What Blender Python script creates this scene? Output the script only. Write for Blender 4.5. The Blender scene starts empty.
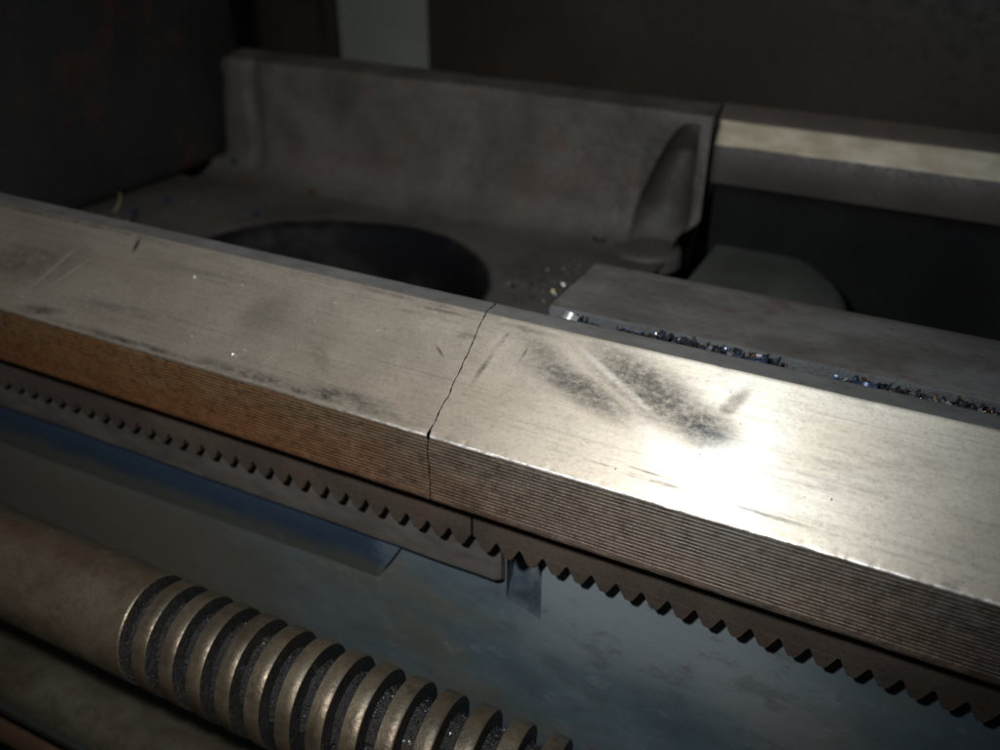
import bpy, bmesh, math, random
from mathutils import Vector, noise as mn

# ------------------------------------------------------------------ frame of reference
# coordinates below are in decimetres: x along the lathe bed, y away from the viewer, z up (0 = lens height)
S = 0.1
Z0 = 4.5
def W(x, y, z): return Vector((x*S, y*S, (z+Z0)*S))

scn = bpy.context.scene
# ------------------------------------------------------------------ camera
cd = bpy.data.cameras.new('camera'); cam = bpy.data.objects.new('camera', cd)
scn.collection.objects.link(cam); scn.camera = cam
cam.location = W(1, 0, 0)
cam.rotation_euler = (math.radians(90-29.7), 0, math.radians(27.4))
cd.sensor_width = 36; cd.lens = 34.2; cd.clip_start = 0.005; cd.clip_end = 50
cd.dof.use_dof = True; cd.dof.focus_distance = 0.213; cd.dof.aperture_fstop = 13

# ------------------------------------------------------------------ light: camera flash + small added lamp for the flank hotspot, dim room
w = bpy.data.worlds.new('World'); scn.world = w; w.use_nodes = True
bg = w.node_tree.nodes['Background']; bg.inputs[0].default_value = (1, .96, .92, 1); bg.inputs[1].default_value = 0.010
def lamp(name, pos, power, rad, col, kind='POINT'):
    l = bpy.data.lights.new(name, kind); l.energy = power; l.shadow_soft_size = rad; l.color = col
    o = bpy.data.objects.new(name, l); scn.collection.objects.link(o); o.location = W(*pos); return o
fl = lamp('camera_flash', (.42, .09, .22), 2.75, .007, (1, .975, .945), 'SPOT')        # flash head beside the lens
fl.data.spot_size = math.radians(104); fl.data.spot_blend = 1.0
fl.rotation_euler = (W(-.55, 1.95, -1.30)-fl.location).to_track_quat('-Z', 'Y').to_euler()
lamp('hotspot_lamp', (.37, 1.14, .58), .52, .008, (.52, .78, 1))  # added, no real fixture: places the cool hotspot on the front flank
vs = scn.view_settings
vs.view_transform = 'Standard'; vs.look = 'None'; vs.exposure = 0; vs.gamma = 1; vs.use_curve_mapping = False
scn.render.engine = 'CYCLES'

# ------------------------------------------------------------------ node helpers
class NT:
    def __init__(s, name):
        s.m = bpy.data.materials.new(name); s.m.use_nodes = True
        s.t = s.m.node_tree; s.n = s.t.nodes; s.b = s.n['Principled BSDF']
        g = s.n.new('ShaderNodeNewGeometry')
        s.pos = s.vm('MULTIPLY_ADD', g.outputs['Position'], (10, 10, 10), (0, 0, -Z0))   # decimetres
    def _in(s, sock, v):
        if isinstance(v, bpy.types.NodeSocket): s.t.links.new(v, sock)
        elif v is not None: sock.default_value = v
    def math(s, op, a, b=None, c=None, clamp=False):
        n = s.n.new('ShaderNodeMath'); n.operation = op; n.use_clamp = clamp
        s._in(n.inputs[0], a)
        if b is not None: s._in(n.inputs[1], b)
        if c is not None: s._in(n.inputs[2], c)
        return n.outputs[0]
    def vm(s, op, a, b=None, c=None):
        n = s.n.new('ShaderNodeVectorMath'); n.operation = op
        s._in(n.inputs[0], a)
        if b is not None: s._in(n.inputs[1], b)
        if c is not None: s._in(n.inputs[2], c)
        return n.outputs['Value'] if op == 'DOT_PRODUCT' else n.outputs[0]
    def sep(s, v):
        n = s.n.new('ShaderNodeSeparateXYZ'); s._in(n.inputs[0], v); return n.outputs
    def comb(s, x, y, z):
        n = s.n.new('ShaderNodeCombineXYZ')
        for i, q in enumerate((x, y, z)): s._in(n.inputs[i], q)
        return n.outputs[0]
    def noise(s, scale, detail=4, rough=.55, stretch=(1, 1, 1), off=(0, 0, 0), vec=None, dist=0):
        v = s.vm('MULTIPLY_ADD', vec if vec is not None else s.pos, stretch, off)
        n = s.n.new('ShaderNodeTexNoise'); s._in(n.inputs['Vector'], v)
        n.inputs['Scale'].default_value = scale; n.inputs['Detail'].default_value = detail
        n.inputs['Roughness'].default_value = rough; n.inputs['Distortion'].default_value = dist
        return n.outputs['Fac']
    def step(s, v, a, b, lo=0., hi=1.):
        n = s.n.new('ShaderNodeMapRange'); n.interpolation_type = 'SMOOTHSTEP'
        s._in(n.inputs[0], v)
        for i, q in zip((1, 2, 3, 4), (a, b, lo, hi)): s._in(n.inputs[i], q)
        return n.outputs[0]
    def mix(s, f, a, b):
        n = s.n.new('ShaderNodeMix'); n.data_type = 'RGBA'
        s._in(n.inputs[0], f)
        for i, q in ((6, a), (7, b)):
            s._in(n.inputs[i], (*q, 1) if isinstance(q, tuple) and len(q) == 3 else q)
        return n.outputs[2]
    def bump(s, h, strength=.3, dist=.0002, normal=None):
        n = s.n.new('ShaderNodeBump'); n.inputs['Strength'].default_value = strength
        n.inputs['Distance'].default_value = dist; s._in(n.inputs['Height'], h)
        if normal is not None: s._in(n.inputs['Normal'], normal)
        return n.outputs[0]
    def done(s, col, metal=0., rough=.5, normal=None, spec=None, coat=None, coat_r=.2, aniso=None):
        s._in(s.b.inputs['Base Color'], (*col, 1) if isinstance(col, tuple) and len(col) == 3 else col)
        s._in(s.b.inputs['Metallic'], metal); s._in(s.b.inputs['Roughness'], rough)
        if normal is not None: s._in(s.b.inputs['Normal'], normal)
        if spec is not None: s._in(s.b.inputs['Specular IOR Level'], spec)
        if coat is not None: s._in(s.b.inputs['Coat Weight'], coat); s.b.inputs['Coat Roughness'].default_value = coat_r
        if aniso is not None:
            s.b.inputs['Anisotropic'].default_value = aniso[0]; s._in(s.b.inputs['Tangent'], s.comb(*aniso[1]))
        return s.m

# ------------------------------------------------------------------ materials
def flank_coords(t):
    """x along the way, s up the sloping flank (0 at the arris, .342 at the crest)"""
    o = t.sep(t.pos)
    a = t.math('MULTIPLY', t.math('SUBTRACT', o[1], 1.569), .818)
    b = t.math('MULTIPLY', t.math('ADD', o[2], 1.221), .575)
    return o[0], t.math('ADD', a, b)

def ellipse(t, x, s, cx, cs, ang, rl, rw, soft=.6):
    """soft mask of an elliptical mark on the flank"""
    ca, sa = math.cos(math.radians(ang)), math.sin(math.radians(ang))
    dx = t.math('SUBTRACT', x, cx); ds = t.math('SUBTRACT', s, cs)
    u = t.math('ADD', t.math('MULTIPLY', dx, ca/rl), t.math('MULTIPLY', ds, sa/rl))
    v = t.math('ADD', t.math('MULTIPLY', dx, -sa/rw), t.math('MULTIPLY', ds, ca/rw))
    r = t.math('SQRT', t.math('ADD', t.math('MULTIPLY', u, u), t.math('MULTIPLY', v, v)))
    return t.step(r, 1, 1-soft)

def m_ground_steel():
    t = NT('ground_steel')
    x, s = flank_coords(t)
    cloud = t.noise(3.2, 5, .6, (.5, 1, 1))
    grind = t.noise(6, 4, .65, (.25, 14, 14))             # fine lines along the way
    wipe = t.noise(9, 5, .6, (1, 1, 1))
    speck = t.noise(170, 2, .6)
    col = t.mix(t.step(cloud, .3, .7), (.51, .425, .33), (.61, .53, .43))
    col = t.mix(t.math('MULTIPLY', t.step(grind, .45, .8), .34), col, (.25, .22, .18))
    col = t.mix(t.math('MULTIPLY', t.step(t.noise(38, 6, .8, (.45, 1, 1), (9, 2, 4)), .48, .75), .30), col, (.27, .235, .20))
    # oily / worn marks
    grit = t.step(t.noise(48, 6, .85, (.9, 1.3, 1.3)), .34, .62, .52, 1.)
    hatch = t.step(t.noise(30, 6, .8, (.6, 1.2, 1.2), (3, 1, 0)), .36, .62, .25, 1.)
    streak = t.step(t.noise(20, 6, .75, (.35, 2.2, 2.2), (1, 4, 0)), .40, .64)
    marks = [  # cx, cs, angle, half length, half width, strength, grain
        (.29, .215, -17, .26, .060, .80, grit), (.21, .265, -22, .20, .045, .60, grit), (.45, .252, -22, .30, .090, .80, grit),
        (.590, .195, -12, .120, .070, .95, grit), (.640, .262, 62, .075, .026, .55, grit), (.40, .305, -4, .20, .024, .55, streak),
        (.055, .200, 80, .07, .011, .85, hatch), (.075, .285, 70, .05, .012, .7, hatch), (.14, .262, 80, .04, .006, .8, grit),
        (.12, .325, 0, .12, .016, .65, hatch), (-.02, .27, 8, .05, .016, .75, hatch), (-.12, .300, 0, .16, .010, .75, streak), (-.06, .24, 0, .08, .012, .75, streak),
        (-.09, .322, 0, .14, .008, .9, streak), (-.07, .215, -38, .035, .006, .7, None), (-.14, .250, 0, .10, .008, .6, streak),
        (-.40, .022, 0, .55, .024, .95, hatch), (-.26, .035, 3, .20, .030, .85, hatch), (-.95, .016, 0, .42, .014, .95, hatch), (-1.34, .03, 8, .13, .022, .85, hatch),
        (-1.50, .17, 14, .30, .10, .50, hatch), (-1.05, .10, 8, .30, .05, .40, streak), (-.60, .19, 50, .13, .09, .30, None), (-.38, .12, -40, .07, .030, .50, hatch),
        (-1.14, .305, 100, .040, .012, .85, None), (.62, .045, -1, .62, .008, .55, streak), (.55, .060, -1.5, .50, .004, .5, streak), (-.80, .27, 0, .35, .03, .35, streak),
        (.95, .20, 20, .30, .10, .22, streak), (-.30, .335, 0, .6, .010, .5, hatch), (-1.5, .335, 0, .6, .012, .6, hatch)]
    acc = None
    for cx, cs, an, rl, rw, st, g in marks:
        m = t.math('MULTIPLY', ellipse(t, x, s, cx, cs, an, rl, rw, .82), min(1., st*1.15))
        if g is not None: m = t.math('MULTIPLY', m, g)
        acc = m if acc is None else t.math('MAXIMUM', acc, m)
    col = t.mix(acc, col, (.066, .060, .054))
    # pale scraped scratches
    acc2 = None
    for cx, cs, an, rl, rw, st in [(-1.385, .165, 66, .16, .009, .75), (-1.32, .155, 56, .14, .007, .8), (-1.62, .2, 66, .12, .005, .5), (-1.175, .32, 70, .05, .022, .45),
                                   (.37, .255, -28, .20, .013, .45), (.52, .13, -25, .2, .03, .30)]:
        m = t.math('MULTIPLY', ellipse(t, x, s, cx, cs, an, rl, rw, .8), st)
        acc2 = m if acc2 is None else t.math('MAXIMUM', acc2, m)
    col = t.mix(acc2, col, (.66, .61, .52))
    fine = t.noise(150, 4, .75, (.6, 1, 1), (2, 7, 5))
    col = t.mix(t.step(fine, .45, .75, 0., .42), col, (.20, .172, .145))
    col = t.mix(t.step(fine, .42, .25, 0., .35), col, (.74, .68, .60))
    hair = t.step(t.noise(16, 3, .6, (.10, 9, 9), (6, 1, 3)), .64, .70)      # hairline scratches
    col = t.mix(t.math('MULTIPLY', hair, .35), col, (.16, .14, .12))
    pit = t.step(speck, .74, .80)
    col = t.mix(t.math('MULTIPLY', pit, .45), col, (.12, .10, .09))
    line = t.math('MULTIPLY', t.step(t.noise(3, 3, .6, (.12, 60, 60)), .60, .72), .10)
    col = t.mix(line, col, (.17, .15, .13))
    rough = t.math('ADD', t.math('ADD', t.step(wipe, .3, .75, .46, .55), t.math('MULTIPLY', acc, .2)), t.math('MULTIPLY', grind, .06))
    h = t.math('ADD', t.math('MULTIPLY', grind, .6), t.math('ADD', t.math('MULTIPLY', fine, .9), t.math('MULTIPLY', pit, -1.2)))
    return t.done(col, .80, rough, t.bump(h, .35, .00006), coat=.32, coat_r=.15, aniso=(.6, (0, .818, .575)))

def m_face():
    t = NT('planed_rusty_face')
    o = t.sep(t.pos)
    n = t.noise(7, 5, .65, (.5, 1, 1.4)); n2 = t.noise(38, 4, .65, (.45, 1, 1))
    along = t.step(o[0], -.9, .45)
    low = t.step(o[2], -1.25, -1.39)
    rust = t.math('MULTIPLY', t.step(t.math('ADD', n, t.math('MULTIPLY', low, .20)), .42, .70), t.step(along, 0, 1, 1., .22))
    col = t.mix(n2, (.062, .053, .043), (.135, .119, .100))
    col = t.mix(t.math('SUBTRACT', 1., along), col, t.mix(n2, (.135, .078, .037), (.225, .132, .064)))
    col = t.mix(t.math('MULTIPLY', rust, .85), col, t.mix(n2, (.13, .056, .022), (.24, .105, .042)))
    col = t.mix(t.math('MULTIPLY', t.step(t.noise(55, 6, .8, (.8, 1, 1.1)), .46, .68), .8), col, (.045, .032, .022))
    h = t.math('ADD', t.noise(110, 4, .7, (.7, 1, 1)), t.math('MULTIPLY', t.noise(40, 4, .6, (.7, 1, 1)), .8))
    return t.done(col, .55, t.step(n2, .3, .7, .42, .60), t.bump(h, .8, .00016), aniso=(.7, (0, 0, 1)))

def m_crest():
    t = NT('dark_grey_crest')
    n = t.noise(14, 5, .65, (.5, 1, 1)); f = t.noise(95, 3, .6, (.35, 1, 1))
    col = t.mix(n, (.085, .078, .072), (.205, .19, .175))
    col = t.mix(t.math('MULTIPLY', t.step(f, .6, .75), .6), col, (.03, .028, .026))
    return t.done(col, .35, t.step(n, .3, .7, .38, .55), t.bump(f, .4, .00008))

def m_cast(name, c0, c1, spot=(.03, .028, .026), rust=(.10, .055, .03), rustamt=.35, rough=(.45, .7), bump=.6, scale=1., metal=.0, bd=.00022, glint=.5):
    t = NT(name)
    n = t.noise(2.2*scale, 5, .6); f = t.noise(46*scale, 6, .8); g = t.noise(105*scale, 3, .6); r = t.noise(4.5*scale, 5, .7, off=(7, 3, 1))
    col = t.mix(t.step(n, .3, .7), c0, c1)
    col = t.mix(t.math('MULTIPLY', t.step(r, .52, .7), rustamt), col, rust)
    col = t.mix(t.math('MULTIPLY', t.step(f, .48, .70), .75), col, spot)
    col = t.mix(t.math('MULTIPLY', t.step(g, .66, .76), glint), col, tuple(min(1, c*2.1) for c in c1))
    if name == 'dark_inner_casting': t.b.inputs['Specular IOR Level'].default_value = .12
    if name == 'grey_casting':          # shade in the clearance scoop, painted as darker colour
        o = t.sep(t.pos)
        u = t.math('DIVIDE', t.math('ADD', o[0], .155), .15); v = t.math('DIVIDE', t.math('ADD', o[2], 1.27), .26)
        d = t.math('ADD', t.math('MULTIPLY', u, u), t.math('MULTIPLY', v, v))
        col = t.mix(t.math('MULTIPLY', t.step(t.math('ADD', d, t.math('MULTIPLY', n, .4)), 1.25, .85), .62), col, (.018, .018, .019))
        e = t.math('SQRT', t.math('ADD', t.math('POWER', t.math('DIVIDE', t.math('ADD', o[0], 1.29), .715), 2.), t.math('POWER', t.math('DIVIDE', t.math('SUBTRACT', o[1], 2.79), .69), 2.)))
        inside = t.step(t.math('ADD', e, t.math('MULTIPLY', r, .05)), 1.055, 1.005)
        col = t.mix(inside, col, (.007, .007, .008))  # darkness down the round opening painted into the casting colour
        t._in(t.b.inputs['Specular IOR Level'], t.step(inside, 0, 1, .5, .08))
        col = t.mix(t.math('MULTIPLY', t.step(t.noise(1.6, 5, .65, off=(5, 8, 2)), .50, .66), .55), col, (.035, .031, .028))
    h = t.math('ADD', f, t.math('MULTIPLY', g, .45))
    return t.done(col, metal, t.step(f, .3, .7, rough[0], rough[1]), t.bump(h, bump, bd))

def m_plate():
    t = NT('flat_way_steel')
    n = t.noise(5, 5, .65, (.6, 1.2, 1)); f = t.noise(60, 4, .65, (.4, 1, 1)); r = t.noise(9, 4, .65, off=(2, 5, 1))
    col = t.mix(t.step(n, .32, .7), (.115, .100, .090), (.18, .162, .150))
    col = t.mix(t.math('MULTIPLY', t.step(r, .5, .72), .6), col, (.105, .062, .042))
    col = t.mix(t.math('MULTIPLY', t.step(f, .56, .72), .55), col, (.045, .04, .036))
    return t.done(col, .25, t.step(n, .3, .7, .42, .6), t.bump(f, .35, .0001))

def m_bluewall():
    t = NT('oily_blue_grey_paint')
    o = t.sep(t.pos)
    n = t.noise(2.0, 5, .6, (.7, 1, 1.3)); f = t.noise(30, 4, .65, (.6, 1, 1)); r = t.noise(1.7, 6, .65, (.6, 1, 1.6), off=(4, 0, 9))
    run = t.noise(2.4, 5, .6, (.5, 1, 2.2), off=(1, 1, 1))
    col = t.mix(t.step(n, .3, .7), (.050, .077, .097), (.098, .133, .152))
    col = t.mix(t.math('MULTIPLY', t.step(r, .45, .66), .72), col, (.088, .085, .064))
    col = t.mix(t.math('MULTIPLY', t.step(run, .55, .72), .6), col, (.035, .062, .095))
    col = t.mix(t.math('MULTIPLY', t.step(f, .60, .75), .4), col, (.05, .05, .05))
    sheen = t.math('MULTIPLY', t.step(t.math('ADD', o[0], t.math('MULTIPLY', n, .3)), .15, .55), t.math('MULTIPLY', t.step(o[0], 1.15, .7), t.step(t.math('ADD', o[2], t.math('MULTIPLY', r, .35)), -1.85, -1.55)))
    col = t.mix(t.math('MULTIPLY', sheen, .85), col, (.165, .198, .218))  # sheen below the rack painted in as a paler blue grey
    scuff = t.noise(11, 6, .75, (.8, 1, 1.3), off=(3, 2, 8))
    col = t.mix(t.math('MULTIPLY', t.step(scuff, .50, .66), .45), col, (.055, .062, .062))
    col = t.mix(t.math('MULTIPLY', t.step(scuff, .44, .30), .40), col, (.17, .20, .215))
    # greasy brown film towards the head end, low on the wall
    film = t.math('MULTIPLY', t.step(o[0], -.1, -1.2), t.step(o[2], -1.72, -2.05))
    col = t.mix(t.math('MULTIPLY', film, .9), col, (.085, .078, .058))
    h = t.math('ADD', t.math('MULTIPLY', n, 2.5), t.math('MULTIPLY', f, .5))
    return t.done(col, 0., t.step(f, .3, .7, .34, .50), t.bump(h, .5, .0004), spec=.5, coat=.12, coat_r=.40)

def m_simple(name, c0, c1, scale=20, metal=0., rough=.5, bump=.3, st=(1, 1, 1), bd=.0001, spec=None):
    t = NT(name); n = t.noise(scale, 5, .65, st); f = t.noise(scale*4, 3, .6, st)
    col = t.mix(t.step(n, .32, .68), c0, c1)
    return t.done(col, metal, rough, t.bump(t.math('ADD', n, t.math('MULTIPLY', f, .5)), bump, bd), spec=spec)

def m_screw(name, c0, c1, rust, metal=.45, rough=.42):
    t = NT(name)
    n = t.noise(4, 5, .65, (.8, 1, 1)); f = t.noise(85, 4, .7); r = t.noise(7, 5, .7, (.5, 1, 1), off=(3, 3, 3))
    col = t.mix(t.step(n, .3, .7), c0, c1)
    col = t.mix(t.math('MULTIPLY', t.step(r, .48, .68), .65), col, rust)
    col = t.mix(t.math('MULTIPLY', t.step(f, .50, .68), .55), col, (.030, .025, .019))
    col = t.mix(t.math('MULTIPLY', t.step(t.noise(15, 5, .75, off=(1, 9, 4)), .48, .66), .5), col, (.035, .027, .019))
    return t.done(col, metal, t.step(f, .3, .7, rough-.06, rough+.16), t.bump(t.math('ADD', f, t.noise(130, 3, .6)), .6, .00014))

def m_strip():
    t = NT('deep_blue_paint')
    o = t.sep(t.pos); n = t.noise(7, 5, .65, (.6, 1, 1)); f = t.noise(40, 4, .7)
    col = t.mix(n, (.014, .026, .046), (.026, .044, .070))
    low = t.step(t.math('ADD', o[2], t.math('MULTIPLY', n, -.10)), -1.86, -1.95)
    col = t.mix(low, col, (.060, .066, .062))
    worn = t.step(t.math('ADD', o[0], t.math('MULTIPLY', f, .10)), -.27, -.20)
    col = t.mix(t.math('MULTIPLY', worn, .45), col, (.11, .14, .165))
    col = t.mix(t.math('MULTIPLY', t.step(f, .60, .74), .5), col, (.10, .12, .135))
    return t.done(col, 0., .5, t.bump(t.math('ADD', n, f), .4, .0002), spec=.3)

def m_arris():
    t = NT('worn_bright_edge')
    o = t.sep(t.pos); n = t.noise(75, 5, .7, (.6, 1, 1))
    k = t.math('MULTIPLY', t.step(n, .32, .62, .25, 1.), t.step(o[0], -.5, .15, .12, 1.))
    return t.done(t.mix(k, (.10, .08, .06), (.78, .75, .70)), .6, .38, t.bump(t.noise(90, 4, .6), .5, .0001))

MAT = dict(
    arris=m_arris(),
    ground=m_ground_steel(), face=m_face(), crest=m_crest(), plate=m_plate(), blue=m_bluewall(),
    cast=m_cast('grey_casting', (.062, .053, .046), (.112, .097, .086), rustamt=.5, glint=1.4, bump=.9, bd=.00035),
    web=m_cast('greasy_casting_web', (.055, .058, .050), (.100, .102, .090), rustamt=.4, bump=.4),
    rail=m_cast('brown_rail', (.14, .103, .077), (.22, .17, .134), rustamt=.5, bump=.4, glint=.15),
    railback=m_cast('dull_brown_ledge', (.048, .034, .026), (.080, .060, .047), rustamt=.5, bump=.4, glint=.1),
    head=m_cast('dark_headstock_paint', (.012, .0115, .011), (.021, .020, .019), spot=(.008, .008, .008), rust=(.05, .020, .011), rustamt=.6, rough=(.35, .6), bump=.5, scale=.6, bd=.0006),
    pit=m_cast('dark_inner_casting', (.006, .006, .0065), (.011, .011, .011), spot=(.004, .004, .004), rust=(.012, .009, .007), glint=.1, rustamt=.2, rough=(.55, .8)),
    grain=m_cast('granular_raw_edge', (.05, .053, .055), (.10, .104, .106), rustamt=.2, glint=1., bump=1., scale=1.5, bd=.0006),
    pad=m_simple('machined_pad', (.070, .064, .060), (.125, .117, .110), 12, .15, .45, .3, (.4, 1, 1)),
    strip=m_strip(),
    pocket=m_simple('pocket_blue_paint', (.012, .019, .029), (.040, .058, .076), 16, 0, .45, .5),
    rack=m_cast('rusty_rack_steel', (.040, .032, .027), (.074, .059, .048), spot=(.016, .011, .009), rust=(.075, .042, .026), rustamt=.5, rough=(.45, .65), bump=.6, scale=1.6, metal=.2),
    rearway=m_simple('rear_way_ground_steel', (.46, .375, .26), (.66, .56, .41), 14, .30, .48, .3, (.4, 1, 1)),
    rearface=m_cast('rear_way_dark_face', (.055, .046, .042), (.085, .073, .067), rustamt=.3, bump=.3, metal=.2, glint=.1),
    screw=m_screw('oiled_brown_steel', (.055, .042, .028), (.108, .084, .057), (.080, .042, .022)),
    crestband=m_screw('worn_thread_crest', (.062, .048, .031), (.15, .120, .080), (.050, .030, .016), .6, .38),
    root=m_cast('gritty_black_grease', (.006, .0055, .005), (.014, .012, .011), spot=(.006, .006, .006), rust=(.05, .03, .02), rustamt=.4, rough=(.18, .5), bump=1., scale=1.3, bd=.0008),
    rod=m_screw('dark_olive_steel', (.042, .038, .027), (.085, .078, .056), (.045, .028, .018), .3, .36),
    rustrod=m_screw('rusty_rod', (.055, .030, .018), (.09, .052, .032), (.04, .02, .012), .2, .5),
    board=m_cast('dark_brown_board', (.030, .022, .016), (.047, .035, .027), spot=(.018, .015, .012), rust=(.06, .047, .038), rustamt=.5, bump=.3, scale=.35),
    pale=m_simple('pale_green_panel', (.27, .285, .245), (.33, .345, .295), 1.2, 0, .5, .1),
    post=m_simple('dark_brown_post', (.03, .023, .017), (.045, .035, .026), 3, 0, .5, .2),
    blob=m_simple('dark_hole', (.006, .006, .006), (.012, .012, .012), 20, 0, .7, .2),
    chip_blue=m_simple('blued_chip', (.05, .075, .14), (.12, .16, .24), 60, .75, .28, .2),
    chip_bronze=m_simple('bronzed_chip', (.20, .095, .03), (.34, .17, .06), 60, .75, .3, .2),
    chip_dark=m_simple('dark_chip', (.02, .022, .026), (.06, .065, .075), 60, .6, .35, .2),
    chip_silver=m_simple('bright_chip', (.50, .50, .49), (.68, .68, .66), 60, .8, .3, .2),
    chip_straw=m_simple('straw_chip', (.36, .28, .13), (.5, .42, .22), 60, .75, .32, .2),
)

# ------------------------------------------------------------------ object helpers
COL = scn.collection
def empty(name, pos, label, cat, group=None):
    o = bpy.data.objects.new(name, None); COL.objects.link(o); o.location = W(*pos); o.empty_display_size = .01
    o['label'] = label; o['category'] = cat
    if group: o['group'] = group
    return o
def link(name, me, parent=None, mats=()):
    for m in mats:
        if m.name not in [q.name for q in me.materials if q]: me.materials.append(m)
    o = bpy.data.objects.new(name, me); COL.objects.link(o)
    if parent is not None:
        o.parent = parent
        p = parent; off = Vector((0, 0, 0))
        while p is not None: off += p.location; p = p.parent
        o.location = -off
    return o
def mesh(name, verts, faces, mats, parent=None, mi=None, smooth=35, world=True):
    me = bpy.data.meshes.new(name)
    me.from_pydata([W(*v) for v in verts] if world else [Vector(v)*S for v in verts], [], faces)
    for m in mats: me.materials.append(m)
    if mi: me.polygons.foreach_set('material_index', mi)
    bm = bmesh.new(); bm.from_mesh(me); bmesh.ops.recalc_face_normals(bm, faces=bm.faces); bm.to_mesh(me); bm.free()
    if smooth:
        me.polygons.foreach_set('use_smooth', [True]*len(me.polygons)); me.set_sharp_from_angle(angle=math.radians(smooth))
    me.update()
    return link(name, me, parent)
def tag(o, label, cat, group=None):
    o['label'] = label; o['category'] = cat
    if group: o['group'] = group
    return o

def frange(a, b, n): return [a+(b-a)*i/n for i in range(n+1)]
def sweep(name, prof, xs, mats, parent=None, mi=None, disp=None, caps=True, smooth=35):
    """closed profile [(y,z)] swept along x; mi[j] is the material of profile edge j"""
    n = len(prof); V = []; F = []; M = []
    for i, x in enumerate(xs):
        for j, (y, z) in enumerate(prof):
            V.append(disp(i, j, x, y, z) if disp else (x, y, z))
    for i in range(len(xs)-1):
        for j in range(n):
            k = (j+1) % n
            F.append((i*n+j, i*n+k, (i+1)*n+k, (i+1)*n+j)); M.append(mi[j] if mi else 0)
    if caps:
        F.append(tuple(range(n))); F.append(tuple((len(xs)-1)*n+j for j in range(n))); M += [min(3, len(mats)-1)]*2
    return mesh(name, V, F, mats, parent, M, smooth)
def box(name, a, b, mat, parent=None, bev=.01, seg=2, label=None):
    bm = bmesh.new(); bmesh.ops.create_cube(bm, size=1)
    for v in bm.verts:
        v.co = Vector([(a[i]+b[i])/2 + v.co[i]*(b[i]-a[i]) for i in range(3)])
    if bev: bmesh.ops.bevel(bm, geom=list(bm.edges), offset=bev, segments=seg, affect='EDGES', profile=.5)
    for v in bm.verts: v.co = W(*v.co)
    me = bpy.data.meshes.new(name); bm.to_mesh(me); bm.free(); me.materials.append(mat)
    me.polygons.foreach_set('use_smooth', [True]*len(me.polygons)); me.set_sharp_from_angle(angle=math.radians(40))
    return link(name, me, parent)
def cyl(name, p, r, x0, x1, mat, parent=None, seg=64, nx=24):
    V = []; F = []
    xs = frange(x0, x1, nx)
    for x in xs:
        for k in range(seg):
            a = 2*math.pi*k/seg; V.append((x, p[0]+r*math.cos(a), p[1]+r*math.sin(a)))
    for i in range(nx):
        for k in range(seg):
            q = (k+1) % seg; F.append((i*seg+k, i*seg+q, (i+1)*seg+q, (i+1)*seg+k))
    F.append(tuple(range(seg))); F.append(tuple(nx*seg+k for k in range(seg)))
    return mesh(name, V, F, [mat], parent)
def n3(x, y, z, s=1.): return mn.noise(Vector((x*s, y*s, z*s)))

# ------------------------------------------------------------------ background
wall = box('wall', (-14, 9.0, -4.4), (9, 9.3, 6), MAT['board'], None, .02); wall['kind'] = 'structure'
o = tag(box('back_board', (-2.20, 5.2, -4.4), (7, 5.36, 3.5), MAT['board'], None, .02), 'dark brown stained board standing behind the rear way', 'board')
o = tag(box('pale_panel', (-3.46, 6.0, -4.4), (-1.2, 6.10, 3.5), MAT['pale'], None, .02), 'pale grey green panel left of the dark board', 'panel')
o = tag(box('post', (-3.60, 5.95, -4.4), (-3.475, 6.10, 3.5), MAT['post'], None, .01), 'thin dark brown upright post beside the pale panel', 'post')
cab = empty('cabinet', (-4.2, 6.3, -4.4), 'brown cabinet with a small pale upper door behind the headstock', 'cabinet')
box('body', (-5.6, 6.2, -4.4), (-3.63, 7.2, -1.10), MAT['post'], cab, .02)
box('door', (-3.98, 6.17, -1.09), (-3.65, 6.9, 3.5), MAT['pale'], cab, .02)
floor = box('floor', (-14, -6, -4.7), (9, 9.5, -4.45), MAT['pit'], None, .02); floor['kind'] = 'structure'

# ------------------------------------------------------------------ lathe bed and its removable gap bridge
bed = empty('lathe_bed', (1.2, 2.8, -4.4), 'fixed lathe bed right of the crack, with flat way, rack and blue front', 'lathe bed')
gap = empty('gap_bridge', (-1.5, 2.8, -2.2), 'removable gap bridge left of the crack, front way and grey casting with round opening', 'gap bridge')

def way_profile(right):
    P = []; M = []          # point list and material of the edge leaving each point
    def add(y, z, m): P.append((y, z)); M.append(m)
    add(1.80, -1.418, 2); add(1.580, -1.412, 1); add(1.570, -1.408, 1); add(1.5655, -1.398, 1)
    nr = 17; z0, z1 = -1.392, -1.232
    for k in range(nr):
        za = z0+(z1-z0)*k/nr; d = (z1-z0)/nr; yb = 1.566+.003*k/nr
        add(yb, za+.002, 1); add(yb-.0005, za+d*.62, 1); add(yb+.0014, za+d*.74, 1); add(yb+.0014, za+d*.92, 1)
    add(1.5690, -1.2250, 4); add(1.5698, -1.2218, 4); add(1.5718, -1.2196, 0)
    n = 40
    for k in range(n+1):
        f = k/n; add(1.5775+(1.8450-1.5775)*f, -1.2155+(-1.0285+1.2155)*f, 0)
    add(1.8485, -1.0258, 0); M[-1] = 0
    add(1.8530, -1.0245, 2)
    for k in range(1, 8): add(1.8530+(1.904-1.8530)*k/8, -1.0245+(-1.0212+1.0245)*k/8, 2)
    add(1.9055, -1.0212, 2); add(1.9095, -1.0228, 2)
    if right:
        add(2.03, -1.19, 2); add(2.05, -1.20, 3); add(2.210, -1.20, 3); add(2.222, -1.21, 3); add(2.222, -1.60, 3)
    else:
        add(1.965, -1.10, 3); add(1.965, -1.75, 3)
    add(1.80, -1.75 if not right else -1.60, 3)
    return P, M

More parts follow.
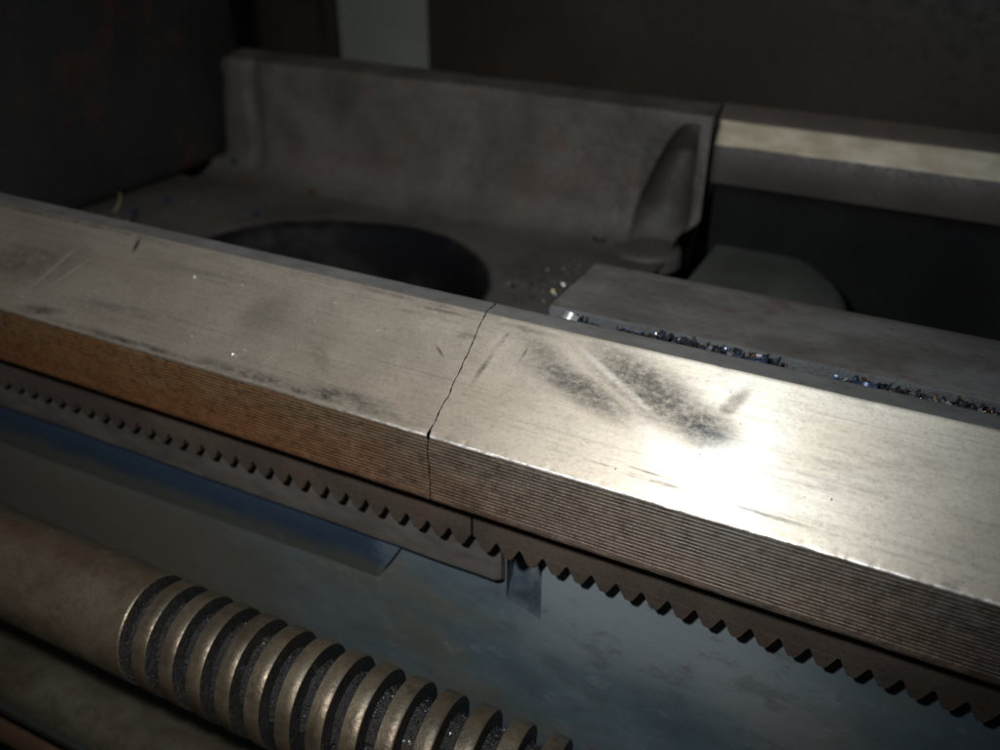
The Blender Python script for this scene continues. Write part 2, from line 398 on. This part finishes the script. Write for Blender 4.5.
def make_way(name, right, parent):
    P, M = way_profile(right)
    n = len(P)
    xs = []
    if right: xs = frange(.0014, 1.35, 200)+frange(1.37, 3.4, 40)
    else: xs = frange(-4.3, -2.3, 40)+frange(-2.29, -.0014, 260)
    i_end = 0 if right else len(xs)-1
    rnd = random.Random(5 if right else 9)
    jit = [rnd.uniform(-.0009, .0009)+.0012*n3(0, j*.9, 3.1) for j in range(n)]
    ari = [j for j, (y, z) in enumerate(P) if -1.232 < z < -1.214 and y < 1.58]
    def disp(i, j, x, y, z):
        if i == i_end:
            x += jit[j] + .006*n3(0, y*6, z*6)+.0035*n3(0, y*34, z*34)
            if j in ari: x += .003 if right else -.003
        else:
            x += .006*n3(0, y*6, z*6)*math.exp(-abs(x)*30)
        if j in ari:                                  # nicked arris
            q = max(0, n3(x*14, 1.3 if right else 5.5, 0)-.12)*.004 + max(0, n3(x*60, 4., 0)-.05)*.0016
            y += q*.7; z -= q*.6
        if y > 1.84 and z > -1.03:
            q = max(0, n3(x*22, y*3, 8)-.25)*.0025
            z -= q
        if y < 1.572:                                 # slightly uneven planing ridges
            y += .0012*n3(x*5, z*40, 2)+.0010*n3(x*26, z*90, 7)
        return (x, y, z)
    return sweep(name, P, xs, [MAT['ground'], MAT['face'], MAT['crest'], MAT['pit'], MAT['arris']], parent, M, disp, True, 28)
make_way('front_way', True, bed)
make_way('front_way', False, gap)

# flat way (tailstock way) of the fixed bed
def flat_way():
    y0, y1, zt = 2.232, 2.592, -1.165
    P = [(y0, -1.50), (y0, -1.172), (y0+.0015, -1.168), (y0+.004, -1.166), (y0+.01, zt)] + [(y0+.02+(y1-y0-.03)*k/10, zt) for k in range(1, 11)] + [(y1-.004, -1.168), (y1, -1.175), (y1, -1.50)]
    xs = frange(.002, 1.6, 160)+frange(1.65, 3.4, 24)
    def disp(i, j, x, y, z):
        if j in (1, 2, 3, 4):
            q = max(0, n3(x*18, 2.2, 1)-.15)*.008+max(0, n3(x*70, 6.1, 1))*.005
            y += q; z -= q*.5
        if i == 0: x += .004*n3(3, y*20, 1)
        return (x, y, z)
    M = [1, 1, 1, 0]+[0]*(len(P)-4)
    return sweep('flat_way', P, xs, [MAT['plate'], MAT['grain']], bed, M, disp, True, 40)
flat_way()

# rear way of the fixed bed
def rear_way():
    P = [(3.91, -1.80), (3.91, -1.30), (3.865, -1.275), (3.803, -1.262), (3.797, -1.252), (3.806, -1.112), (3.810, -1.102), (3.817, -1.095), (3.864, -1.030), (3.869, -1.024), (3.873, -1.020), (3.877, -1.013), (3.882, -1.006), (3.930, -.963), (3.94, -1.80)]
    M = [0, 0, 0, 1, 1, 1, 2, 2, 2, 2, 3, 3, 3, 3, 0]
    xs = [.006, .012, .022, .04]+frange(.06, 1.7, 80)+frange(1.75, 3.4, 20)
    pc = (3.95, -1.2)
    def disp(i, j, x, y, z):
        e = (.020, .010, .004, .001)[i] if i < 4 else 0
        if e and 2 <= j <= 9:
            y += e*.9; z -= e*.8 if j > 4 else 0
        if 5 <= j <= 9: z += .003*n3(x*9, j, 1)
        return (x, y, z)
    return sweep('rear_way', P, xs, [MAT['pit'], MAT['rearface'], MAT['rearway'], MAT['railback']], bed, M, disp, True, 35)
rear_way()

# inner web beside the gap, right of the joint: a shelf that ends in a rounded lobe
def inner_web():
    pts = [(.06, 2.62), (.52, 2.62)]
    for k in range(0, 19):
        a = -math.pi/2+math.pi*k/18
        pts.append((.40+.30*math.cos(a), 3.24+.66*math.sin(a)))
    pts += [(.05, 3.898)]
    n = len(pts)
    V = [(x, y, -1.60) for x, y in pts]+[(x-.05, y, -1.565) if x > .3 else (x, y, -1.565) for x, y in pts]+[(x, y, -1.75) for x, y in pts]
    F = [tuple(range(n, 2*n))]
    for k in range(n):
        q = (k+1) % n
        F.append((k, q, n+q, n+k)); F.append((2*n+k, 2*n+q, q, k))
    F.append(tuple(range(2*n, 3*n)))
    return mesh('inner_web', V, F, [MAT['web']], bed, None, 40)
inner_web()
box('cross_rib', (1.15, 2.60, -2.4), (1.32, 3.88, -1.95), MAT['pit'], bed, .02)
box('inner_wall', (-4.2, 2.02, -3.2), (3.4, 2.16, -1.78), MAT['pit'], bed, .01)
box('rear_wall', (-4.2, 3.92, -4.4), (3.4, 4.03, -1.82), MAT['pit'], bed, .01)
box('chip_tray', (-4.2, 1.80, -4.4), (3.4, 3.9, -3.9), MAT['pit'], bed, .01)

# gap bridge: floor with the round opening
HC = (-1.29, 2.79); HA, HB = .715, .69
FX0, FX1, FY0, FY1, FZ = -4.2, -.09, 1.96, 3.56, -1.565
def und(x, y): return .010*n3(x*1.6, y*1.6, .3)+.004*n3(x*6, y*6, 2.2)+.0015*n3(x*25, y*25, 4)
def bridge_floor():
    nphi, nr = 160, 40
    V = []; F = []
    lip = [(-.075, -.30), (-.070, -.10), (-.050, -.045), (-.028, -.020), (-.005, -.005), (.02, -.001)]
    rows = []
    for k in range(nphi):
        a = 2*math.pi*k/nphi; c, s = math.cos(a), math.sin(a)
        rim = 1/math.sqrt((c/HA)**2+(s/HB)**2)*(1+.012*n3(c*2, s*2, 5))
        tx = ((FX1 if c > 0 else FX0)-HC[0])/c if abs(c) > 1e-6 else 1e9
        ty = ((FY1 if s > 0 else FY0)-HC[1])/s if abs(s) > 1e-6 else 1e9
        out = min(tx, ty)
        row = []
        for d, dz in lip:
            r = rim+d; x, y = HC[0]+c*r, HC[1]+s*r
            row.append((x, y, FZ+dz+und(x, y)))
        for q in range(1, nr+1):
            r = rim+.04+(out-rim-.04)*(q/nr)**1.2; x, y = HC[0]+c*r, HC[1]+s*r
            row.append((x, y, FZ+und(x, y)))
        rows.append(row)
    m = len(rows[0])
    for row in rows: V += row
    for k in range(nphi):
        q = (k+1) % nphi
        for j in range(m-1): F.append((k*m+j, q*m+j, q*m+j+1, k*m+j+1))
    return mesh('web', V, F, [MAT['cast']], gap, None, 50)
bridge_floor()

# gap bridge: rear wall with fillet, clearance scoop near the joint and rounded far end
def bridge_wall():
    path = []
    y = 3.54
    path.append((3.54, -1.565))
    R_ = .17
    for k in range(0, 13):
        a = math.radians(82*k/12); path.append((3.60+R_*math.sin(a), -1.565+R_*(1-math.cos(a))))
    yb, zb = path[-1]
    for k in range(1, 49): path.append((yb+(3.805-yb)*k/48, zb+(-1.004-zb)*k/48))
    path += [(3.806, -.998), (3.809, -.994), (3.815, -.991)]
    for k in range(1, 7): path.append((3.815+.111*k/6, -.991+.026*k/6))
    path += [(3.930, -.966), (3.937, -.975), (3.94, -1.30), (3.94, -1.72)]
    xs = frange(-2.66, -2.40, 20)+frange(-2.385, -.45, 90)+frange(-.44, -.004, 96)
    V = []; F = []; M = []; n = len(path)
    for i, x in enumerate(xs):
        for j, (y, z) in enumerate(path):
            xx, yy, zz = x, y, z
            h = (z+1.565)/.58
            if z > -1.56 and y < 3.83:
                # scoop: vertical half round cut
                top = -1.03
                if z < top:
                    q = min(1, (top-z)/.40)
                    xl, xr = -.105-.190*q**.62, -.052+.004*q
                    u = (x-(xl+xr)/2)/((xr-xl)/2)
                    if abs(u) < 1: yy += .125*(1-u*u)**.55*min(1, q*2.5+.1)
                # broad shallow cast hollow in the middle
                yy += .035*math.exp(-((x+1.05)/.22)**2)*max(0, min(1, h*2))
                yy += .020*n3(x*1.5, z*2, 1)+.006*n3(x*6, z*6, 3)+.002*n3(x*26, z*26, 3)
                if z > -1.54 and -2.43 < x < -2.32: yy += .014*math.cos((x+2.375)/.055*math.pi/2)
            elif z < -1.5 and y < 3.7: zz += und(x, y)
            # rounded left end
            if x < -2.5 and z > -1.5:
                q = (-2.5-x)/.16; r = 1-math.sqrt(max(0, 1-q*q)); zz -= r*.10*max(0, h); yy += r*.10*(1 if y < 3.85 else 0)
                if yy > 3.93: yy = 3.93
            if z > -.993: zz += .004*n3(x*4, y*4, 9)
            if x > -.2: xx = min(xx, -.004-.085*max(0, min(1, (-1.43-zz)/.07)))
            V.append((xx+(.012*h if x < -2.6 else 0), yy, zz))
    for i in range(len(xs)-1):
        for j in range(n-1):
            F.append((i*n+j, i*n+j+1, (i+1)*n+j+1, (i+1)*n+j))
            M.append(1 if path[j][1] >= 3.811 else 0)
    F.append(tuple(range(n))); F.append(tuple((len(xs)-1)*n+j for j in range(n))); M += [0, 0]
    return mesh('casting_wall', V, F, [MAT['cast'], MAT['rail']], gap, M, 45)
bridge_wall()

def disc_stack(name, c, rings, mat, parent, seg=40, smooth=40):
    """round part with a vertical axis: rings of (radius, z)"""
    V = []; F = []
    for r, z in rings:
        for k in range(seg):
            a = 2*math.pi*k/seg; V.append((c[0]+r*math.cos(a), c[1]+r*math.sin(a), z))
    for i in range(len(rings)-1):
        for k in range(seg):
            q = (k+1) % seg; F.append((i*seg+k, i*seg+q, (i+1)*seg+q, (i+1)*seg+k))
    F.append(tuple((len(rings)-1)*seg+k for k in range(seg)))
    return mesh(name, V, F, [mat], parent, None, smooth)
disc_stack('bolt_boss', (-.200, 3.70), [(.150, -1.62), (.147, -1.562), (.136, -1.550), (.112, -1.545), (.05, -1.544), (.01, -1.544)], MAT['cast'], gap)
disc_stack('oil_hole', (-.415, 3.685), [(.034, -1.57), (.032, -1.542), (.026, -1.538), (.020, -1.544), (.016, -1.556)], MAT['blob'], gap, 20)

# ------------------------------------------------------------------ bed front: wall, pocket, pad, paint strip, rack
def front_wall():
    xs = [-4.3]+frange(-4, -.1, 30)+[0, .06, .118, .236, .30]+frange(.4, 3.4, 24)
    zs = [-4.4, -3.4, -2.8, -2.5, -2.3, -2.15, -2.0, -1.9, -1.812, -1.70, -1.60, -1.50, -1.42]
    V = []; F = []; id_ = {}
    def vid(x, y, z):
        y = 1.708 if x > .2 else 1.74
        k = (round(x, 4), round(y, 4), round(z, 4))
        if k not in id_: id_[k] = len(V); V.append((x, y, z))
        return id_[k]
    for i in range(len(xs)-1):
        for j in range(len(zs)-1):
            a, b, c, d = xs[i], xs[i+1], zs[j], zs[j+1]
            if a >= .117 and b <= .237 and c >= -1.813: continue
            F.append((vid(a, 0, c), vid(b, 0, c), vid(b, 0, d), vid(a, 0, d)))
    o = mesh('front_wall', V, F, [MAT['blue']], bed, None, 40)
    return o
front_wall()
def pocket():
    # open recess: back, two cheeks and a sloping painted sill
    a, b, zt, zb, Y, D = .118, .236, -1.42, -1.812, 1.7405, 2.0
    xs = frange(a, b, 6)
    V = []; F = []
    prof = [(Y, zb), (1.748, zb+.008), (1.775, zb+.06), (1.80, zb+.12), (1.83, zb+.14), (D, zb+.15), (D, zt)]
    for x in xs:
        for q, (y, z) in enumerate(prof):
            yf = Y-.0325*(x-a)/(b-a)
            V.append((x, yf if q == 0 else y-.03*(x-a)/(b-a)*(1 if q < 3 else 0)+.006*n3(x*20, z*12, 1), z if q == 0 else z+.012*n3(x*16, y*8, 2)))
    n = len(prof)
    for i in range(len(xs)-1):
        for j in range(n-1): F.append((i*n+j, i*n+j+1, (i+1)*n+j+1, (i+1)*n+j))
    for x in (a, b):
        Y = 1.7405 if x == a else 1.7085
        k = len(V); V += [(x, Y, zb), (x, D, zb), (x, D, zt), (x, Y, zt)]; F.append((k, k+1, k+2, k+3))
    return mesh('pocket', V, F, [MAT['pocket']], bed, None, 50)
pocket()
def pad():
    P = [(1.75, -1.42), (1.705, -1.42), (1.702, -1.44), (1.702, -1.722), (1.706, -1.732), (1.722, -1.742), (1.75, -1.744)]
    xs = frange(-4.3, -.2, 40)+frange(-.18, .098, 20)+[.108, .115]
    def disp(i, j, x, y, z):
        if i >= len(xs)-2 and j in (1, 2, 3, 4, 5): y += .006*(i-len(xs)+3)
        if z < -1.7: z += .004*n3(x*7, 2, 2)+.006*max(0, n3(x*3, 8, 2))
        return (x, y, z)
    return sweep('rack_pad', P, xs, [MAT['pad']], bed, None, disp, True, 40)
pad()
def strip():
    # painted step under the pad, its lower side tapering into the wall, right end cut at a slant
    V = []; F = []
    P = [(1.7405, -1.744), (1.7245, -1.7455), (1.722, -1.765), (1.724, -1.83), (1.732, -1.872), (1.7402, -1.915)]
    xs = frange(-4.3, -1.0, 24)+frange(-.97, -.21, 24)
    n = len(P)
    for x in xs:
        for y, z in P:
            xx = min(x, -.205+(z+1.745)*.62) if x > -.32 else x
            dz = (.03*max(0, min(1, (-.3-x)/1.4)))*((z+1.765)/-.15 if z < -1.765 else 0)
            V.append((xx, y, z-dz+.003*n3(x*5, z*4, 1)*(1 if z < -1.8 else 0)))
    for i in range(len(xs)-1):
        for j in range(n-1): F.append((i*n+j, i*n+j+1, (i+1)*n+j+1, (i+1)*n+j))
    F.append(tuple((len(xs)-1)*n+j for j in range(n)))
    return mesh('painted_step', V, F, [MAT['strip']], bed, None, 40)
strip()

PITCH = .0644
def rack(x0, x1, name):
    P = [(1.735, -1.424), (1.661, -1.424), (1.656, -1.430), (1.656, -1.556), (1.735, -1.556)]
    r = sweep(name, P, [x0, x0+.004]+frange(x0+.02, x1-.02, 20)+[x1-.004, x1], [MAT['rack']], bed, None,
              lambda i, j, x, y, z: (x, y+.002*n3(x*9, z*9, 1), z), True, 40)
    return r
tooth_me = None
def tooth(parent, x):
    global tooth_me
    if tooth_me is None:
        hw0, hw1 = .0316, .0105
        pr = [(-hw0, .002), (-hw1-.0024, -.034), (-hw1+.003, -.0405), (hw1-.003, -.0405), (hw1+.0024, -.034), (hw0, .002)]
        ys = [1.6545, 1.658, 1.701]
        V = []
        for k, y in enumerate(ys):
            q = .92 if k == 0 else 1
            V += [(a*q, y, b*q) for a, b in pr]
        n = len(pr); F = [tuple(range(n)), tuple(2*n+j for j in range(n))]
        for k in range(2):
            for j in range(n): F.append((k*n+j, k*n+(j+1) % n, (k+1)*n+(j+1) % n, (k+1)*n+j))
        me = bpy.data.meshes.new('rack_tooth'); me.from_pydata([Vector(v)*S for v in V], [], F); me.materials.append(MAT['rack'])
        bm = bmesh.new(); bm.from_mesh(me); bmesh.ops.recalc_face_normals(bm, faces=bm.faces); bm.to_mesh(me); bm.free()
        tooth_me = me
    o = bpy.data.objects.new('rack_tooth', tooth_me); COL.objects.link(o); o.parent = parent
    o.location = W(x, 0, -1.556) - bed.location - parent.location
rnd = random.Random(3)
JX = .062
ra = rack(-3.9, JX-.004, 'gear_rack'); rb = rack(JX+.004, 2.2, 'gear_rack')
x = JX-.004-PITCH*.5
while x > -2.6: tooth(ra, x); x -= PITCH
x = JX+.006+PITCH*.5
while x < 1.75: tooth(rb, x); x += PITCH

# ------------------------------------------------------------------ headstock
def headstock():
    h = empty('headstock', (-4, 2.9, -1.56), 'nearly black headstock casting with rusty patches at the far left', 'headstock')
    def slab(name, a, b, bev, nsub, amp):
        bm = bmesh.new(); bmesh.ops.create_cube(bm, size=1)
        for v in bm.verts: v.co = Vector([(a[i]+b[i])/2+v.co[i]*(b[i]-a[i]) for i in range(3)])
        bmesh.ops.bevel(bm, geom=list(bm.edges), offset=bev, segments=4, affect='EDGES', profile=.5)
        bmesh.ops.subdivide_edges(bm, edges=[e for e in bm.edges if e.calc_length() > .4], cuts=nsub, use_grid_fill=True)
        for v in bm.verts:
            d = amp*n3(v.co.x*1.3, v.co.y*1.3, v.co.z*1.3)
            v.co = W(v.co.x+d, v.co.y+d*.5, v.co.z)
        me = bpy.data.meshes.new(name); bm.to_mesh(me); bm.free(); me.materials.append(MAT['head'])
        me.polygons.foreach_set('use_smooth', [True]*len(me.polygons)); me.set_sharp_from_angle(angle=math.radians(40))
        return link(name, me, h)
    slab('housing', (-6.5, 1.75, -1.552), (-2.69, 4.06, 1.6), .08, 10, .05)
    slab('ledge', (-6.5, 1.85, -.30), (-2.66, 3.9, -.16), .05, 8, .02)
    return h
headstock()

# ------------------------------------------------------------------ lead screw and rods
SY, SZ, SR, SP = 1.2276, -1.8330, .1450, .0893
def lead_screw():
    ls = empty('lead_screw', (.2, SY, SZ-SR), 'brown lead screw with square thread packed with black grit, below the rack', 'lead screw')
    xs0 = -.690                                   # plain shank ends here
    seg = 128
    shank_end = xs0
    # thread as sheared grid: x = s + pitch*a/2pi
    prof = [(.0, 0, 0), (.004, -.003, 1), (.007, -.040, 1), (.018, -.046, 1), (.034, -.046, 1), (.045, -.040, 1), (.049, -.003, 0), (.0515, 0, 0), (.072, .0003, 0)]
    turns = 40
    S_ = [-2.6, -2.2, -1.8, -1.4, -1.0, -.6, -.3, -.12, -.03]; R_ = [0]*len(S_); K = [2]*len(S_)
    K[-1] = 2
    for tn in range(turns):
        for s, d, k in prof: S_.append(tn*SP+s); R_.append(d); K.append(k)
    V = []; F = []; M = []
    n = len(S_)
    for a in range(seg+1):
        th = 2*math.pi*a/seg
        sh = SP*a/seg
        for s, d, k in zip(S_, R_, K):
            q = sh if s > -.01 else sh*max(0, 1+s/.12)
            x = xs0+s+q
            r = SR+d
            if d < -.02: r += .007*n3(x*45, th*9, 2)+.004*n3(x*100, th*22, 5)
            elif d == 0 and s >= 0: r += .0004*n3(x*30, th*5, 3)
            V.append((x, SY+r*math.cos(th), SZ+r*math.sin(th)))
    for a in range(seg):
        for j in range(n-1):
            F.append((a*n+j, a*n+j+1, (a+1)*n+j+1, (a+1)*n+j)); M.append(K[j])
    th_faces = [i for i, m_ in enumerate(M) if m_ != 2]; sh_faces = [i for i, m_ in enumerate(M) if m_ == 2]
    def sub(idx, name, mats):
        used = {}; vv = []; ff = []; mm = []
        for i in idx:
            f = []
            for q in F[i]:
                if q not in used: used[q] = len(vv); vv.append(V[q])
                f.append(used[q])
            ff.append(f); mm.append(M[i] if M[i] < 2 else 0)
        return mesh(name, vv, ff, mats, ls, mm, 40)
    sub(th_faces, 'thread', [MAT['crestband'], MAT['root']])
    sub(sh_faces, 'shank', [MAT['screw']])
    # grit lying in the thread root
    rnd = random.Random(21); vv = []; ff = []; mm = []
    for _ in range(2600):
        tn = rnd.randrange(0, 22); th = rnd.uniform(-.5, math.pi+.4)+rnd.choice((0, 0))
        s = rnd.uniform(.010, .042); x = xs0+tn*SP+s+SP*(th % (2*math.pi))/(2*math.pi)
        r = SR-.042+rnd.uniform(-.001, .006)
        c = Vector((x, SY+r*math.cos(th), SZ+r*math.sin(th))); sz = rnd.uniform(.0015, .0042)
        k = len(vv)
        for q in range(4):
            vv.append(tuple(c+Vector((rnd.gauss(0, 1), rnd.gauss(0, 1), rnd.gauss(0, 1))).normalized()*sz))
        ff += [(k, k+1, k+2), (k, k+2, k+3), (k, k+3, k+1), (k+1, k+3, k+2)]
        m_ = rnd.choices((0, 1, 2), (16, .6, .8))[0]; mm += [m_]*4
    g = mesh('thread_grit', vv, ff, [MAT['chip_dark'], MAT['chip_silver'], MAT['chip_blue']], ls, mm, 0)
    g['kind'] = 'stuff'
    return ls
lead_screw()
fr = empty('feed_rod', (0, 1.22, -2.50), 'plain dark olive feed rod directly below the lead screw', 'rod')
cyl('shaft', (1.225, -2.36), .105, -3.3, 2.5, MAT['rod'], fr)
box('keyway', (-3.2, 1.10, -2.375), (2.4, 1.13, -2.345), MAT['blob'], fr, .003)
cr = tag(cyl('control_rod', (1.215, -2.62), .075, -3.3, 2.5, MAT['rustrod'], None), 'thin rusty control rod, lowest of the three rods at bottom left', 'rod')

# ------------------------------------------------------------------ swarf
CH = ['chip_dark', 'chip_blue', 'chip_bronze', 'chip_silver', 'chip_straw']
def curl_geo(rnd, c, L, wd, curv, rot, thick=.0012):
    """short curled ribbon of metal"""
    V = []; F = []
    n = 6
    for i in range(n+1):
        a = curv*(i/n-.5); rr = L/max(abs(curv), .01)
        px, pz = rr*math.sin(a), rr*(1-math.cos(a))
        for s, u in ((-1, 0), (1, 0), (1, 1), (-1, 1)):
            V.append(c+rot @ Vector((px, s*wd/2, pz+u*thick)))
    for i in range(n):
        for j in range(4): F.append((i*4+j, i*4+(j+1) % 4, (i+1)*4+(j+1) % 4, (i+1)*4+j))
    F += [(0, 1, 2, 3), (n*4, n*4+1, n*4+2, n*4+3)]
    return V, F
from mathutils import Euler
def rr(rnd, tilt=1.): return Euler((rnd.gauss(0, .6)*tilt, rnd.gauss(0, .6)*tilt, rnd.uniform(0, 6.3))).to_matrix()
def swarf(name, label, spots, seed, weights, parent=None):
    rnd = random.Random(seed); V = []; F = []; M = []
    for x, y, z, sz in spots(rnd):
        if rnd.random() < .45:
            v, f = curl_geo(rnd, Vector((x, y, z)), sz*2.2, sz*rnd.uniform(.4, .9), rnd.uniform(.5, 3.5), rr(rnd))
        else:
            v = [Vector((x, y, z))+Vector((rnd.gauss(0, 1), rnd.gauss(0, 1), rnd.gauss(0, .6)))*sz*.5 for _ in range(4)]
            f = [(0, 1, 2), (0, 2, 3), (0, 3, 1), (1, 3, 2)]
        k = len(V); V += [tuple(q) for q in v]; F += [tuple(i+k for i in q) for q in f]
        M += [rnd.choices(range(5), weights)[0]]*len(f)
    o = mesh(name, V, F, [MAT[c] for c in CH], parent, M, 40)
    o['kind'] = 'stuff'; tag(o, label, 'swarf')
    return o
def groove_spots(rnd):
    # clumps caught against the raw edge of the flat way
    for _ in range(1500):
        x = rnd.uniform(.05, 1.5)
        cl = .10+sum(math.exp(-((x-c)/w_)**2)*k for c, w_, k in ((.10, .05, .6), (.34, .10, .9), (.50, .10, 1.), (.63, .05, .9), (.88, .06, .8), (.98, .05, .8), (1.10, .08, .8), (1.3, .1, .7)))
        if rnd.random() > cl: continue
        y = 2.226-abs(rnd.gauss(0, .022)); h = rnd.uniform(0, .022)*cl
        yield x, max(y, 2.10), -1.196+h, rnd.choice((.004, .006, .008, .012, .017))
    for _ in range(260):
        x = rnd.uniform(.03, 1.5); yield x, rnd.uniform(2.12, 2.226), -1.197+rnd.uniform(0, .006), rnd.uniform(.002, .005)
swarf('groove_swarf', 'blue and bronze metal swarf lying in the groove before the flat way', groove_spots, 4, (11, 3.2, 1.2, .8, .4))
def floor_spots(rnd):
    for _ in range(70):
        x = rnd.gauss(-.42, .10); y = rnd.gauss(3.18, .12)
        yield x, y, FZ+und(x, y)+.004, rnd.uniform(.005, .016)
    for _ in range(160):
        x = rnd.uniform(-2.6, -.1); y = rnd.uniform(2.9, 3.55)
        if ((x-HC[0])/HA)**2+((y-HC[1])/HB)**2 < 1.08: continue
        yield x, y, FZ+und(x, y)+.002, rnd.uniform(.002, .007)
swarf('floor_swarf', 'scattered pale metal specks on the grey floor of the gap bridge', floor_spots, 8, (3, 1, .6, 2.5, .8))
def dust_spots(rnd):
    for _ in range(70):
        x = rnd.uniform(-2.1, 1.2); s = rnd.uniform(.01, .33)
        yield x, 1.5735+s*.818, -1.2185+s*.575+.0008, rnd.uniform(.0012, .0026)
    for x, s in ((-1.02, .085), (-.62, .055), (-.60, .075), (-.97, .16), (-.88, .24)):
        yield x, 1.5735+s*.818, -1.2185+s*.575+  .002, .006
swarf('way_dust', 'fine bright metal dust specks on the bright sloping front way', dust_spots, 12, (0, .0, .5, 4, 1))

def chip(label, c, L, wd, curv, e, m, name='metal_chip'):
    rnd = random.Random(1)
    v, f = curl_geo(rnd, Vector(c), L, wd, curv, Euler([math.radians(q) for q in e]).to_matrix(), .002)
    return tag(mesh(name, [tuple(q) for q in v], f, [MAT[m]], None, None, 40), label, 'chip')
chip('silver curled chip in the groove near the right edge', (1.045, 2.170, -1.178), .060, .018, 1.6, (20, 10, 60), 'chip_silver')
chip('short silver chip lying flat, rightmost in the groove', (1.085, 2.175, -1.186), .05, .014, .9, (10, 0, 5), 'chip_silver')
chip('large dark blue curled chip in the middle of the groove', (.60, 2.185, -1.178), .075, .035, 2.6, (70, 0, 20), 'chip_blue')
chip('large dark curled chip right of middle in the groove', (.865, 2.180, -1.178), .08, .034, 2.4, (65, 0, 10), 'chip_blue')
chip('bright silver chip at the left start of the groove', (.085, 2.205, -1.178), .055, .03, 2.0, (60, 10, -15), 'chip_silver')
chip('pale curled chip standing behind the crest, far left', (-1.99, 2.50, -1.27), .09, .022, 1.2, (0, -60, 70), 'chip_straw')
for lab, c, m in (('blue chip beside the pale curl, far left', (-2.50, 2.99, -1.545), 'chip_blue'),
                  ('blue chip on the pale floor patch by the headstock', (-2.47, 3.18, -1.545), 'chip_blue'),
                  ('blue chip in front of the wall end by the headstock', (-2.5, 3.70, -1.50), 'chip_blue'),
                  ('blue chip on the rim of the round opening', (-1.98, 3.24, -1.552), 'chip_blue'),
                  ('orange chip at the foot of the casting wall', (-1.93, 3.60, -1.545), 'chip_bronze')):
    chip(lab, c, .05, .03, 3.5, (30, 20, 40), m)
